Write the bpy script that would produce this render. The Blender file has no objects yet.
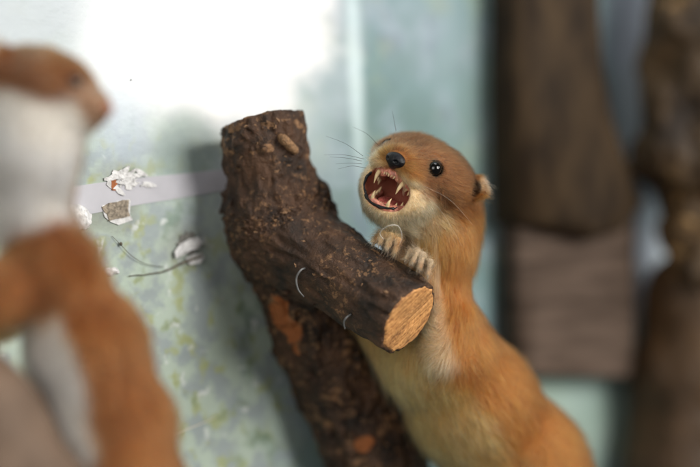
import bpy, math
import numpy as np

rng = np.random.default_rng(11)
CM = 0.01                       # everything below is laid out in centimetres
CAM_D = 54.0                    # camera to subject
LENS, SENSOR = 85.0, 36.0
K = CAM_D * SENSOR / LENS / 700.0
sc = bpy.context.scene
col = sc.collection


# ------------------------------------------------------------------ helpers
def P(u, v, y=0.0):
    """where a sight-line meets depth y (cm)"""
    s = K * (CAM_D + y) / CAM_D
    return np.array([(u - 350.0) * s, y, (233.5 - v) * s])


def nrm(a):
    a = np.asarray(a, float)
    return a / max(np.linalg.norm(a), 1e-9)


def tag(o, label=None, cat=None, group=None, kind=None):
    if label: o["label"] = label
    if cat: o["category"] = cat
    if group: o["group"] = group
    if kind: o["kind"] = kind
    return o


def empty(name, loc):
    o = bpy.data.objects.new(name, None)
    o.empty_display_size = 0.01
    o.location = [c * CM for c in loc]
    col.objects.link(o)
    return o


def origin(parent):
    p = np.zeros(3)
    while parent is not None:
        p = p + np.array(parent.location) / CM
        parent = parent.parent
    return p


def mesh_obj(name, verts, faces, mat, parent=None, colors=None, smooth=True, attrs=None, base=None):
    off = origin(parent)
    if base is not None:
        off = off + (np.asarray(base) - off)
    v = (np.asarray(verts, float) - off) * CM
    me = bpy.data.meshes.new(name)
    me.from_pydata(v.tolist(), [], [list(map(int, f)) for f in faces])
    me.update()
    if smooth:
        me.polygons.foreach_set("use_smooth", np.ones(len(me.polygons), bool))
    if colors is not None:
        a = me.color_attributes.new("Col", "FLOAT_COLOR", "POINT")
        c4 = np.ones((len(v), 4), np.float32)
        c4[:, :3] = colors
        a.data.foreach_set("color", c4.ravel())
    if attrs:
        for k, val in attrs.items():
            a = me.attributes.new(k, "FLOAT", "POINT")
            a.data.foreach_set("value", np.asarray(val, np.float32))
    for m in (mat if isinstance(mat, (list, tuple)) else [mat]):
        me.materials.append(m)
    o = bpy.data.objects.new(name, me)
    col.objects.link(o)
    if parent is not None:
        o.parent = parent
    if base is not None:
        o.location = [(c) * CM for c in (np.asarray(base) - origin(parent))]
    return o


_tab = rng.random((32, 32, 32)).astype(np.float32) * 2 - 1


def vnoise(p):
    p = np.asarray(p, np.float32)
    i = np.floor(p).astype(np.int32)
    f = p - i
    f = f * f * (3 - 2 * f)
    r = 0
    for dx in (0, 1):
        wx = f[:, 0] if dx else 1 - f[:, 0]
        for dy in (0, 1):
            wy = f[:, 1] if dy else 1 - f[:, 1]
            for dz in (0, 1):
                wz = f[:, 2] if dz else 1 - f[:, 2]
                r = r + wx * wy * wz * _tab[(i[:, 0] + dx) % 32, (i[:, 1] + dy) % 32, (i[:, 2] + dz) % 32]
    return r


def fbm(p, o=3):
    p = np.asarray(p, np.float32)
    r, a = 0, 1.0
    for k in range(o):
        r = r + a * vnoise(p * 2 ** k + 17.3 * k)
        a *= 0.5
    return r


def smin(a, b, k):
    h = np.clip(0.5 + 0.5 * (b - a) / k, 0, 1)
    return b + (a - b) * h - k * h * (1 - h)


def sstep(a, b, x):
    t = np.clip((x - a) / (b - a), 0, 1)
    return t * t * (3 - 2 * t)


def seg(p, a, b, ra, rb):
    a = np.asarray(a, np.float32); b = np.asarray(b, np.float32)
    ba = b - a
    t = np.clip(((p - a) @ ba) / (ba @ ba + 1e-9), 0, 1)
    return np.linalg.norm(p - a - t[:, None] * ba, axis=1) - (ra + (rb - ra) * t)


def ell(p, c, axes, rad):
    q = (p - np.asarray(c, np.float32)) @ np.asarray(axes, np.float32).T
    rad = np.asarray(rad, np.float32)
    k0 = np.linalg.norm(q / rad, axis=1)
    k1 = np.linalg.norm(q / rad ** 2, axis=1)
    return k0 * (k0 - 1) / np.maximum(k1, 1e-6)


def surface_nets(f, lo, hi, h, blk=12, margin=0.35):
    lo = np.asarray(lo, np.float32)
    nb = np.ceil((np.asarray(hi) - lo) / (h * blk)).astype(int)
    n = nb * blk + 1
    bi = np.stack(np.meshgrid(*[np.arange(k) for k in nb], indexing="ij"), -1).reshape(-1, 3)
    cen = lo + (bi + 0.5) * blk * h
    d = np.concatenate([f(c) for c in np.array_split(cen.astype(np.float32), max(1, len(cen) // 200000))])
    V = np.empty(n, np.float32)
    near = np.abs(d) < blk * h * 0.87 + margin
    for b, dv in zip(bi[~near], d[~near]):
        s = b * blk
        V[s[0]:s[0] + blk + 1, s[1]:s[1] + blk + 1, s[2]:s[2] + blk + 1] = dv
    g = np.stack(np.meshgrid(*[np.arange(blk + 1)] * 3, indexing="ij"), -1).reshape(-1, 3)
    B = bi[near]
    for i in range(0, len(B), 60):
        bb = B[i:i + 60]
        pts = lo + (bb[:, None, :] * blk + g[None]).reshape(-1, 3).astype(np.float32) * h
        vals = f(pts.astype(np.float32)).reshape(len(bb), blk + 1, blk + 1, blk + 1)
        for b, vv in zip(bb, vals):
            s = b * blk
            V[s[0]:s[0] + blk + 1, s[1]:s[1] + blk + 1, s[2]:s[2] + blk + 1] = vv
    ins = V < 0
    cnt = np.zeros(np.array(n) - 1, np.int8)
    sl = lambda a, k: slice(a, k - 1 + a)
    for dx in (0, 1):
        for dy in (0, 1):
            for dz in (0, 1):
                cnt += ins[sl(dx, n[0]), sl(dy, n[1]), sl(dz, n[2])]
    act = (cnt > 0) & (cnt < 8)
    cells = np.argwhere(act)
    idx = -np.ones(act.shape, np.int32)
    idx[tuple(cells.T)] = np.arange(len(cells))
    acc = np.zeros((len(cells), 3)); num = np.zeros(len(cells))
    corners = [(0, 0, 0), (1, 0, 0), (0, 1, 0), (1, 1, 0), (0, 0, 1), (1, 0, 1), (0, 1, 1), (1, 1, 1)]
    for a in range(8):
        for b in range(a + 1, 8):
            ca, cb = np.array(corners[a]), np.array(corners[b])
            if np.abs(ca - cb).sum() != 1: continue
            va = V[tuple((cells + ca).T)]; vb = V[tuple((cells + cb).T)]
            m = (va < 0) != (vb < 0)
            t = np.where(m, va / np.where(m, va - vb, 1), 0)
            acc += np.where(m[:, None], ca + t[:, None] * (cb - ca), 0); num += m
    verts = lo + (cells + acc / num[:, None]) * h
    faces = []
    for ax in range(3):
        o1, o2 = [(1, 2), (2, 0), (0, 1)][ax]
        s0 = [slice(1, k - 1) for k in n]; s0[ax] = slice(0, n[ax] - 1)
        s1 = [slice(1, k - 1) for k in n]; s1[ax] = slice(1, n[ax])
        A = ins[tuple(s0)]; Bv = ins[tuple(s1)]
        e = np.argwhere(A != Bv)
        flip = A[tuple(e.T)]
        e = e + 1; e[:, ax] -= 1
        e1 = np.zeros(3, int); e1[o1] = 1
        e2 = np.zeros(3, int); e2[o2] = 1
        q = np.stack([idx[tuple((e - e1 - e2).T)], idx[tuple((e - e2).T)], idx[tuple(e.T)], idx[tuple((e - e1).T)]], 1)
        q[~flip] = q[~flip][:, ::-1]
        faces.append(q)
    return verts, np.concatenate(faces)


def grad(f, p, e=0.03):
    g = np.empty_like(p)
    for i in range(3):
        d = np.zeros(3, np.float32); d[i] = e
        g[:, i] = f(p + d) - f(p - d)
    return g / np.maximum(np.linalg.norm(g, axis=1, keepdims=True), 1e-9)


def catmull(pts, n):
    pts = np.asarray(pts, float)
    if len(pts) < 3:
        t = np.linspace(0, 1, n)[:, None]
        return pts[0] * (1 - t) + pts[-1] * t
    q = np.vstack([2 * pts[0] - pts[1], pts, 2 * pts[-1] - pts[-2]])
    out = []
    for s in np.linspace(0, len(pts) - 1, n):
        i = min(int(s), len(pts) - 2); t = s - i
        a, b, c, d = q[i:i + 4]
        out.append(0.5 * (2 * b + (c - a) * t + (2 * a - 5 * b + 4 * c - d) * t * t + (3 * b - a - 3 * c + d) * t ** 3))
    return np.array(out)


def tube(pts, radii, seg_n=8, n=24, closed=False):
    """verts, faces of a tapered tube through points"""
    c = catmull(pts, n)
    r = np.interp(np.linspace(0, 1, n), np.linspace(0, 1, len(radii)), radii)
    t = np.gradient(c, axis=0)
    t /= np.linalg.norm(t, axis=1, keepdims=True)
    ref = np.array([0.31, 0.2, 0.93])
    V, F = [], []
    a0 = nrm(np.cross(t[0], ref))
    for i in range(n):
        a0 = nrm(a0 - t[i] * (a0 @ t[i])); b0 = np.cross(t[i], a0)
        for k in range(seg_n):
            w = 2 * math.pi * k / seg_n
            V.append(c[i] + r[i] * (a0 * math.cos(w) + b0 * math.sin(w)))
    for i in range(n - 1):
        for k in range(seg_n):
            k2 = (k + 1) % seg_n
            F.append((i * seg_n + k, i * seg_n + k2, (i + 1) * seg_n + k2, (i + 1) * seg_n + k))
    F.append(tuple(range(seg_n))[::-1]); F.append(tuple((n - 1) * seg_n + k for k in range(seg_n)))
    return np.array(V), F


def uvsphere(c, axes, rad, nu=32, nv=20):
    V, F = [], []
    for j in range(nv + 1):
        th = math.pi * j / nv
        for i in range(nu):
            ph = 2 * math.pi * i / nu
            q = np.array([math.sin(th) * math.cos(ph), math.sin(th) * math.sin(ph), math.cos(th)]) * rad
            V.append(np.asarray(c) + q @ np.asarray(axes))
    for j in range(nv):
        for i in range(nu):
            F.append((j * nu + i, (j + 1) * nu + i, (j + 1) * nu + (i + 1) % nu, j * nu + (i + 1) % nu))
    return np.array(V), F


def sample_surface(V, F, n, weight=None):
    T = np.concatenate([F[:, [0, 1, 2]], F[:, [0, 2, 3]]])
    a, b, c = V[T[:, 0]], V[T[:, 1]], V[T[:, 2]]
    area = np.linalg.norm(np.cross(b - a, c - a), axis=1)
    if weight is not None:
        area = area * weight[T].mean(1)
    cs = np.cumsum(area)
    k = np.minimum(np.searchsorted(cs, rng.random(n) * cs[-1]), len(T) - 1)
    r1 = np.sqrt(rng.random(n))[:, None]; r2 = rng.random(n)[:, None]
    return (1 - r1) * a[k] + r1 * (1 - r2) * b[k] + r1 * r2 * c[k]


def hair_obj(name, pts, rad, cols, mat, parent):
    """pts (n,k,3) cm, rad (n,k) cm, cols (n,3)"""
    n, k, _ = pts.shape
    hc = bpy.data.hair_curves.new(name)
    hc.add_curves([k] * n)
    hc.position_data.foreach_set("vector", ((pts - origin(parent)) * CM).astype(np.float32).ravel())
    hc.points.foreach_set("radius", (rad * CM).astype(np.float32).ravel())
    a = hc.attributes.new("Col", "FLOAT_COLOR", "CURVE")
    c4 = np.ones((n, 4), np.float32); c4[:, :3] = np.clip(cols, 0.004, 0.95)
    a.data.foreach_set("color", c4.ravel())
    hc.materials.append(mat)
    o = bpy.data.objects.new(name, hc)
    col.objects.link(o)
    o.parent = parent
    return o


# ------------------------------------------------------------------ materials
def new_mat(name):
    m = bpy.data.materials.new(name)
    m.use_nodes = True
    nt = m.node_tree
    nt.nodes.clear()
    out = nt.nodes.new("ShaderNodeOutputMaterial")
    return m, nt, out


def N(nt, kind, **kw):
    n = nt.nodes.new(kind)
    for k, v in kw.items():
        if k.startswith("i_"):
            n.inputs[k[2:].replace("_", " ")].default_value = v
        else:
            setattr(n, k, v)
    return n


def principled(name, base=(0.5, 0.5, 0.5), rough=0.5, attr=None, spec=0.5, noise=None, coat=0.0, bump=None, sss=0.0, metal=0.0):
    m, nt, out = new_mat(name)
    b = N(nt, "ShaderNodeBsdfPrincipled")
    b.inputs["Base Color"].default_value = (*base, 1)
    b.inputs["Roughness"].default_value = rough
    b.inputs["Specular IOR Level"].default_value = spec
    b.inputs["Coat Weight"].default_value = coat
    b.inputs["Metallic"].default_value = metal
    if sss:
        b.inputs["Subsurface Weight"].default_value = sss
        b.inputs["Subsurface Radius"].default_value = (1, 0.4, 0.25)
        b.inputs["Subsurface Scale"].default_value = 0.0015
    src = None
    if attr:
        a = N(nt, "ShaderNodeAttribute", attribute_name=attr)
        src = a.outputs["Color"]
    tc = N(nt, "ShaderNodeTexCoord")
    if noise:
        sca, amt = noise
        nz = N(nt, "ShaderNodeTexNoise", i_Scale=sca, i_Detail=4.0)
        nt.links.new(tc.outputs["Object"], nz.inputs["Vector"])
        mr = N(nt, "ShaderNodeMapRange")
        mr.inputs["From Min"].default_value = 0.3; mr.inputs["From Max"].default_value = 0.7
        mr.inputs["To Min"].default_value = 1 - amt; mr.inputs["To Max"].default_value = 1 + amt
        nt.links.new(nz.outputs["Fac"], mr.inputs["Value"])
        mx = N(nt, "ShaderNodeVectorMath", operation="MULTIPLY")
        if src is not None: nt.links.new(src, mx.inputs[0])
        else: mx.inputs[0].default_value = base
        nt.links.new(mr.outputs["Result"], mx.inputs[1])
        src = mx.outputs["Vector"]
    if src is not None:
        nt.links.new(src, b.inputs["Base Color"])
    if bump:
        sca, st = bump
        nz = N(nt, "ShaderNodeTexNoise", i_Scale=sca, i_Detail=5.0)
        nt.links.new(tc.outputs["Object"], nz.inputs["Vector"])
        bp = N(nt, "ShaderNodeBump", i_Strength=st, i_Distance=0.0008)
        nt.links.new(nz.outputs["Fac"], bp.inputs["Height"])
        nt.links.new(bp.outputs["Normal"], b.inputs["Normal"])
    nt.links.new(b.outputs[0], out.inputs[0])
    return m


def hair_mat(name, rough=0.45):
    m, nt, out = new_mat(name)
    a = N(nt, "ShaderNodeAttribute", attribute_name="Col")
    h = N(nt, "ShaderNodeBsdfHairPrincipled", parametrization="COLOR")
    h.inputs["Roughness"].default_value = rough
    h.inputs["Radial Roughness"].default_value = 0.5
    h.inputs["IOR"].default_value = 1.33
    h.inputs["Random Roughness"].default_value = 0.2
    h.inputs["Coat"].default_value = 0.0 if "Coat" in h.inputs else 0
    hi = N(nt, "ShaderNodeHairInfo")
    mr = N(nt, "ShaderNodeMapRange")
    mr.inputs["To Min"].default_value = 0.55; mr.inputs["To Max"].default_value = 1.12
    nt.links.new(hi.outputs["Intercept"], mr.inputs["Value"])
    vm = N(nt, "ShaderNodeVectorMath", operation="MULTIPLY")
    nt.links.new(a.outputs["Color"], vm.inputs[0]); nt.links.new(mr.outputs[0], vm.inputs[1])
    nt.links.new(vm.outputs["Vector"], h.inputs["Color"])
    nt.links.new(h.outputs[0], out.inputs[0])
    return m


M_fur = hair_mat("fur_hair")
M_skin = principled("skin", attr="Col", rough=0.6, spec=0.15, bump=(900, 0.35))
M_eye = principled("eye_black", (0.003, 0.0025, 0.002), rough=0.03, spec=0.5)
M_nose = principled("nose_leather", (0.004, 0.004, 0.006), rough=0.26, spec=0.3, bump=(2600, 0.35))
M_lip = principled("lip_black", (0.006, 0.005, 0.006), rough=0.35, spec=0.35, bump=(1500, 0.4))
M_gum = principled("gum_pink", (0.62, 0.25, 0.18), rough=0.3, spec=0.5, noise=(900, 0.45), bump=(1400, 0.5), sss=0.3)
M_tongue = principled("tongue_red", (0.46, 0.115, 0.095), rough=0.28, spec=0.5, noise=(700, 0.3), bump=(1800, 0.6))
M_tooth = principled("tooth_ivory", (0.66, 0.50, 0.28), rough=0.28, spec=0.4, noise=(420, 0.22))
M_claw = principled("claw_horn", (0.20, 0.16, 0.12), rough=0.35, noise=(800, 0.2))
M_whisk = principled("whisker_dark", (0.015, 0.012, 0.01), rough=0.4)
M_whisk_w = principled("whisker_pale", (0.5, 0.45, 0.38), rough=0.5)
M_wire = principled("dull_wire", (0.13, 0.13, 0.13), rough=0.5, metal=0.2, noise=(600, 0.3))
M_thread = principled("white_thread", (0.55, 0.52, 0.48), rough=0.8)


# ------------------------------------------------------------------ wall frame
WA = math.radians(42)
W0 = np.array([-8.0, 0.15, 0.0])
WS = np.array([math.cos(WA), math.sin(WA), 0])        # along the wall
WN = np.array([math.sin(WA), -math.cos(WA), 0])       # out of the wall


def wallP(u, v, off=0.0):
    c = np.array([0, -CAM_D, 0.0])
    d = P(u, v, 0) - c
    t = ((W0 + WN * off - c) @ WN) / (d @ WN)
    return c + d * t


def wall_st(u, v):
    p = wallP(u, v)
    return (p - W0) @ WS, p[2]


# ------------------------------------------------------------------ animals
class Animal:
    """a list of flesh pieces: each has a distance function and a hair flow direction"""
    def __init__(self):
        self.prims = []      # (fn, k, flow)
        self.cuts = []       # (fn, k)

    def segs(self, pts, rad, k=0.5):
        for a, b, ra, rb in zip(pts[:-1], pts[1:], rad[:-1], rad[1:]):
            self.prims.append((lambda p, a=a, b=b, ra=ra, rb=rb: seg(p, a, b, ra, rb), k, ("v", nrm(np.asarray(b) - a))))

    def ell(self, c, axes, rad, k=0.4, flow=None):
        self.prims.append((lambda p: ell(p, c, axes, rad), k, flow))

    def f(self, p):
        d = None
        for fn, k, _ in self.prims:
            e = fn(p)
            d = e if d is None else smin(d, e, k)
        for fn, k in self.cuts:
            d = -smin(-d, fn(p), k)
        return d

    def flow(self, p):
        W = np.zeros((len(p), 3)); s = 0
        for fn, k, fl in self.prims:
            if fl is None: continue
            w = np.exp(-np.clip(fn(p), -0.5, 8) / 0.22)[:, None]
            if fl[0] == "v": v = np.broadcast_to(fl[1], p.shape)
            else:
                v = p - fl[1]
                v = v / np.maximum(np.linalg.norm(v, axis=1, keepdims=True), 1e-6)
            W += w * v
        return W / np.maximum(np.linalg.norm(W, axis=1, keepdims=True), 1e-9)


def grow(A, roots, length, lift, radius, cols, k=6, wav=0.22, rnd=0.16, clump_f=2.2, clump=0.13):
    p = roots.astype(np.float32)
    n = grad(A.f, p, 0.05)
    t = A.flow(p)
    t = t - n * (t * n).sum(1, keepdims=True)
    t /= np.maximum(np.linalg.norm(t, axis=1, keepdims=True), 1e-6)
    b = np.cross(n, t)
    w1 = fbm(p * clump_f, 2)[:, None]; w2 = fbm(p * clump_f + 40.0, 2)[:, None]
    c1 = vnoise(p * 9 + 11)[:, None]
    r1 = rng.normal(size=(len(p), 1)); r2 = rng.normal(size=(len(p), 1))
    dirb = wav * w1 + rnd * r1 + 0.14 * c1
    lf = np.clip(lift[:, None] * (1 + 0.5 * w2 + 0.35 * r2), 0.05, 1.4)
    L = length[:, None] * np.clip(1 + 0.22 * rng.normal(size=(len(p), 1)), 0.4, 1.6)
    P_ = np.empty((len(p), k, 3), np.float32)
    curl = rng.normal(size=(len(p), 1)) * 0.16
    for j in range(k):
        s = j / (k - 1)
        P_[:, j] = p + L * (t * (s * (0.75 + 0.25 * s)) + b * (dirb * s + curl * s * s) + n * (lf * (s - 0.45 * s * s)) ) - n * 0.008 * (1 - s)
    cell = np.floor(p / clump + 0.35 * np.stack([vnoise(p * 6 + 3), vnoise(p * 6 + 13), vnoise(p * 6 + 23)], 1)).astype(np.int64)
    key = (cell[:, 0] * 73856093) ^ (cell[:, 1] * 19349663) ^ (cell[:, 2] * 83492791)
    _, inv = np.unique(key, return_inverse=True)
    cnt = np.bincount(inv).astype(np.float32)
    for j in range(1, k):
        s = j / (k - 1)
        m = np.stack([np.bincount(inv, P_[:, j, a]) for a in range(3)], 1) / cnt[:, None]
        P_[:, j] += (m[inv] - P_[:, j]) * (0.5 * s * s)
    tt = np.linspace(0, 1, k)
    R = radius[:, None] * (1.0 - 0.85 * tt ** 1.6)[None]
    return P_, R


def fur_mix(a, b, t):
    t = np.asarray(t)[:, None]
    return np.asarray(a) * (1 - t) + np.asarray(b) * t


CAM = np.array([0, -CAM_D, 0.0])

# ============================================================== MAIN WEASEL
R_ = np.array([0.769, -0.492, -0.409]); R_ /= np.linalg.norm(R_)
U_ = np.array([0.470, 0.0, 0.883]); U_ -= R_ * (U_ @ R_); U_ /= np.linalg.norm(U_)
F_ = np.cross(R_, U_)
E0 = P(410, 157, 0)
AX = np.stack([R_, F_, U_])


def H(r, f, u):
    return E0 + R_ * r + F_ * f + U_ * u


def toH(p):
    return (p - E0) @ AX.T


A = Animal()
nosept = H(0, 1.3, -0.5)
rad_flow = ("r", nosept)
A.ell(H(0, -1.30, -0.20), AX, (1.80, 1.75, 1.08), 0.4, rad_flow)        # cranium
A.ell(H(0, -0.10, -0.30), AX, (0.98, 0.95, 0.52), 0.35, rad_flow)       # upper muzzle
A.ell(H(0, -0.38, -1.20), AX, (1.36, 1.04, 1.04), 0.35, rad_flow)       # cheeks and jaws
A.ell(H(0, -0.02, -1.95), AX, (0.60, 0.48, 0.30), 0.3, rad_flow)        # chin
A.ell(H(0, 0.42, -0.28), AX, (0.42, 0.42, 0.30), 0.25, rad_flow)        # nose bridge
for s in (-1, 1):
    A.ell(H(0.55 * s, 0.36, -0.62), AX, (0.40, 0.40, 0.26), 0.25, rad_flow)     # whisker pad
    A.ell(H(1.76, -1.72, 0.16) if s > 0 else H(-1.62, -1.80, -0.12), AX, (0.44, 0.13, 0.41), 0.10, ("v", R_ * s))  # ear
neck0 = H(0, -1.9, -1.0)
chain = [neck0, P(437, 214, 1.9), P(436, 246, 1.8), P(430, 300, 2.0), P(438, 350, 2.6), P(469, 400, 4.0), P(517, 465, 5.6), P(556, 540, 6.4), P(580, 610, 6.6), P(585, 650, 7.0)]
crad = [1.25, 1.20, 1.12, 1.08, 1.66, 2.04, 2.20, 2.40, 2.1, 1.2]
A.segs(chain, crad, 0.8)
A.segs([P(369, 311, 3.2), P(419, 368, 3.0)], [0.78, 1.15], 0.5)
# left forelimb
Lsh, Lel, Lwr, Lpw = P(450, 318, 1.5), P(440, 357, 1.0), P(431, 302, 0.75), P(423, 266, 0.2)
A.segs([Lsh, Lel], [0.72, 0.42], 0.5)
A.segs([Lel, Lwr, Lpw], [0.36, 0.25, 0.20], 0.4)
# right forelimb
Rsh, Rel, Rwr, Rpw = P(398, 300, 1.6), P(376, 296, 2.4), P(396, 262, 1.2), P(390, 243, 0.6)
A.segs([Rsh, Rel], [0.8, 0.5], 0.4)
A.segs([Rel, Rwr, Rpw], [0.44, 0.32, 0.27], 0.3)
toes = []
for (u0, v0, y0, u1, v1, y1, u2, v2, y2) in (
        (415, 264, 0.0, 411, 252, -0.35, 406, 259, -0.75), (419, 264, -0.05, 417, 251, -0.5, 413, 262, -0.95),
        (423, 266, -0.1, 423, 255, -0.6, 420, 268, -1.05), (427, 270, 0.0, 430, 262, -0.5, 428, 275, -0.9),
        (386, 241, 0.4, 379, 237, 0.1, 374, 242, -0.2), (388, 240, 0.35, 384, 234, -0.05, 380, 243, -0.35),
        (392, 241, 0.35, 391, 235, -0.1, 387, 247, -0.45), (396, 245, 0.35, 398, 240, -0.05, 395, 253, -0.4)):
    a, b, c = P(u0, v0, y0), P(u1, v1, y1), P(u2, v2, y2)
    A.segs([a, b, c], [0.125, 0.10, 0.07], 0.11)
    toes.append((b, c))
# hind legs and tail, below the frame
for (hu, hy) in ((552, 4.6), (606, 8.0)):
    A.segs([P(580, 590, (5.5 + hy) / 2), P(hu - 40, 640, hy - 0.4), P(hu + 20, 690, hy), P(hu - 20, 712, hy - 0.6)], [1.7, 1.1, 0.5, 0.4], 0.6)
A.segs([P(588, 640, 7.0), P(620, 700, 7.5), P(680, 720, 8.5), P(730, 690, 9.5)], [0.8, 0.6, 0.5, 0.2], 0.5)
NPRIM_HEAD = 11
# carve: mouth, eye sockets, ear hollows
MC = H(0, 0.10, -1.30)
cav = lambda p: ell(p, MC, AX, (0.88, 1.30, 0.70))
A.cuts.append((cav, 0.10))
EYES = [H(1.0, 0.0, 0.0), H(-0.94, -0.12, -0.02)]
for e in EYES:
    A.cuts.append((lambda p, e=e: np.linalg.norm(p - e, axis=1) - 0.258, 0.06))
for s in (-1, 1):
    A.cuts.append((lambda p, s=s: ell(p, H(1.74 * s, -1.52, 0.08), AX, (0.32, 0.25, 0.30)), 0.08))

V, F = surface_nets(A.f, (-1.5, -2.6, -17.5), (14.0, 11.5, 5.0), 0.055)
V = V.astype(np.float32)


def main_color(p, n):
    """own coat colours: brown back and mask, cream underside"""
    h = toH(p)
    r, f, u = h.T
    brown_h = np.array([0.18, 0.076, 0.028]); orange = np.array([0.37, 0.138, 0.032])
    cream = np.array([0.68, 0.43, 0.165]); ochre = np.array([0.40, 0.195, 0.05]); white = np.array([0.78, 0.67, 0.49])
    nz = fbm(p * 2.3, 3) * 0.5
    # body: belly side
    bdir = nrm([-0.86, -0.22, -0.46])
    t_body = sstep(-0.28, 0.22, (n @ bdir) + 0.34 * nz - 0.16)
    neckz = sstep(-1.0, -4.5, p[:, 2])
    under = fur_mix(ochre, ochre * 0.4 + cream * 0.6, neckz)
    cb = np.where(True, orange * (1 - t_body[:, None]) + under * t_body[:, None], 0)
    # limbs: pale inner side and paws
    limb = np.minimum.reduce([seg(p, Lel, Lwr, 0.46, 0.34), seg(p, Lwr, Lpw, 0.34, 0.33), seg(p, Rwr, Rpw, 0.36, 0.36), seg(p, Rel, Rwr, 0.45, 0.36)])
    for b, c in toes: limb = np.minimum(limb, seg(p, b, c, 0.15, 0.12))
    tl = sstep(0.25, 0.05, limb)[:, None] * np.clip(0.5 + 0.5 * nz, 0, 1)[:, None]
    cb = cb * (1 - tl) + (0.55 * white + 0.45 * ochre) * tl
    lpz = sstep(0.9, 0.4, np.linalg.norm(p - P(420, 260, -0.3), axis=1))[:, None]
    cb = cb * (1 - lpz) + np.array([0.46, 0.36, 0.25]) * lpz
    rp = sstep(1.0, 0.3, np.linalg.norm(p - Rpw, axis=1))[:, None]
    cb = cb * (1 - rp) + np.array([0.22, 0.175, 0.155]) * rp
    # head
    ub = -0.98 - 0.10 * sstep(-0.4, -1.6, f)
    ub = ub + 0.27 * sstep(0.0, 0.6, f) + 0.20 * sstep(0.2, -0.8, r)
    side = np.maximum(sstep(-0.40, -0.8, r) * sstep(-0.45, 0.1, f) * sstep(-0.15, -0.42, u), 0.7 * sstep(0.45, 0.75, r) * sstep(0.0, 0.4, f) * sstep(-0.55, -0.68, u))
    t_br = sstep(-0.22, 0.22, u - ub + 0.30 * nz) * (1 - 0.85 * side)
    hb = brown_h * (1 - sstep(0.1, 0.9, f)[:, None] * 0.25) + 0
    hb = hb * (1 - 0.30 * sstep(0.45, 0.2, np.abs(f - 0.0))[:, None] * sstep(0.5, 0.1, np.abs(r))[:, None])
    hb = fur_mix(hb.T.T if hb.ndim == 2 else hb, orange * 0.85, 0 * f) if False else hb
    lo = sstep(-0.1, -1.6, f)[:, None]
    hb = hb * (1 - 0.55 * lo * sstep(0.5, -0.4, u)[:, None]) + orange * 0.75 * (0.55 * lo * sstep(0.5, -0.4, u)[:, None])
    hp = cream * 0.6 + white * 0.4
    hp = np.broadcast_to(hp, p.shape)
    back = sstep(-0.3, -1.5, f)[:, None]
    hp = hp * (1 - 0.55 * back) + ochre * 0.55 * back
    ch = hp * (1 - t_br[:, None]) + hb * t_br[:, None]
    eard = np.minimum(np.linalg.norm(p - H(2.0, -1.72, 0.42), axis=1), np.linalg.norm(p - H(-2.0, -1.72, 0.42), axis=1))
    te = sstep(0.36, 0.2, eard)[:, None]
    ch = ch * (1 - te) + (0.75 * white + 0.25 * brown_h) * te
    # blend head into body
    dh = np.minimum(ell(p, H(0, -1.3, -0.2), AX, (1.8, 1.75, 1.08)), ell(p, H(0, -0.38, -1.2), AX, (1.36, 1.04, 1.04)))
    wh = sstep(0.75, 0.0, dh)[:, None]
    return ch * wh + cb * (1 - wh)


n_v = grad(A.f, V, 0.05)
cv = main_color(V, n_v) * 0.9
dc = cav(V)
hv = toH(V)
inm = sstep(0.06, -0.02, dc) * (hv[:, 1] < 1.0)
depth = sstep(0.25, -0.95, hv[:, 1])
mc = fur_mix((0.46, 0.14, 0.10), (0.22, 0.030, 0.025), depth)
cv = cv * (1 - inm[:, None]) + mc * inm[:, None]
for e in EYES:
    te = sstep(0.38, 0.28, np.linalg.norm(V - e, axis=1))[:, None]
    cv = cv * (1 - te) + np.array([0.012, 0.010, 0.010]) * te
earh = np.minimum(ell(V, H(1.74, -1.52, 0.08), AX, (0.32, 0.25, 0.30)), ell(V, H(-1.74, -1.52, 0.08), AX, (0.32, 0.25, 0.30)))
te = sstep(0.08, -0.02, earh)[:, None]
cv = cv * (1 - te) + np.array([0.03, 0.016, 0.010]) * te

weasel = tag(empty("weasel", P(560, 640, 6)), "snarling weasel with open mouth and bared teeth, leaning its paws on the sawn branch", "weasel", "stuffed weasels on branches")
mesh_obj("body", V, F, M_skin, weasel, colors=cv)

# ---- fur
face_w = sstep(-0.55, 0.25, (n_v * (nrm(CAM) - 0)).sum(1)) * 0.8 + 0.2
headness = sstep(1.0, 0.0, np.minimum(ell(V, H(0, -1.3, -0.2), AX, (1.8, 1.75, 1.08)), ell(V, H(0, -0.38, -1.2), AX, (1.36, 1.04, 1.04))))
inview = (V[:, 2] > -10.5).astype(np.float32) * 0.9 + 0.1
wgt = face_w * (1 + 3.4 * headness) * inview
ban = np.maximum.reduce([sstep(0.03, 0.0, dc) * (hv[:, 1] < 1.2), (te[:, 0] > 0.4) * 0.85])
for e in EYES: ban = np.maximum(ban, np.linalg.norm(V - e, axis=1) < 0.26)
NOSE_C = H(0.03, 0.79, -0.34)
ban = np.maximum(ban, ell(V, NOSE_C, AX, (0.30, 0.24, 0.26)) < 0.02)
wgt = wgt * (1 - ban)


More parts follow.
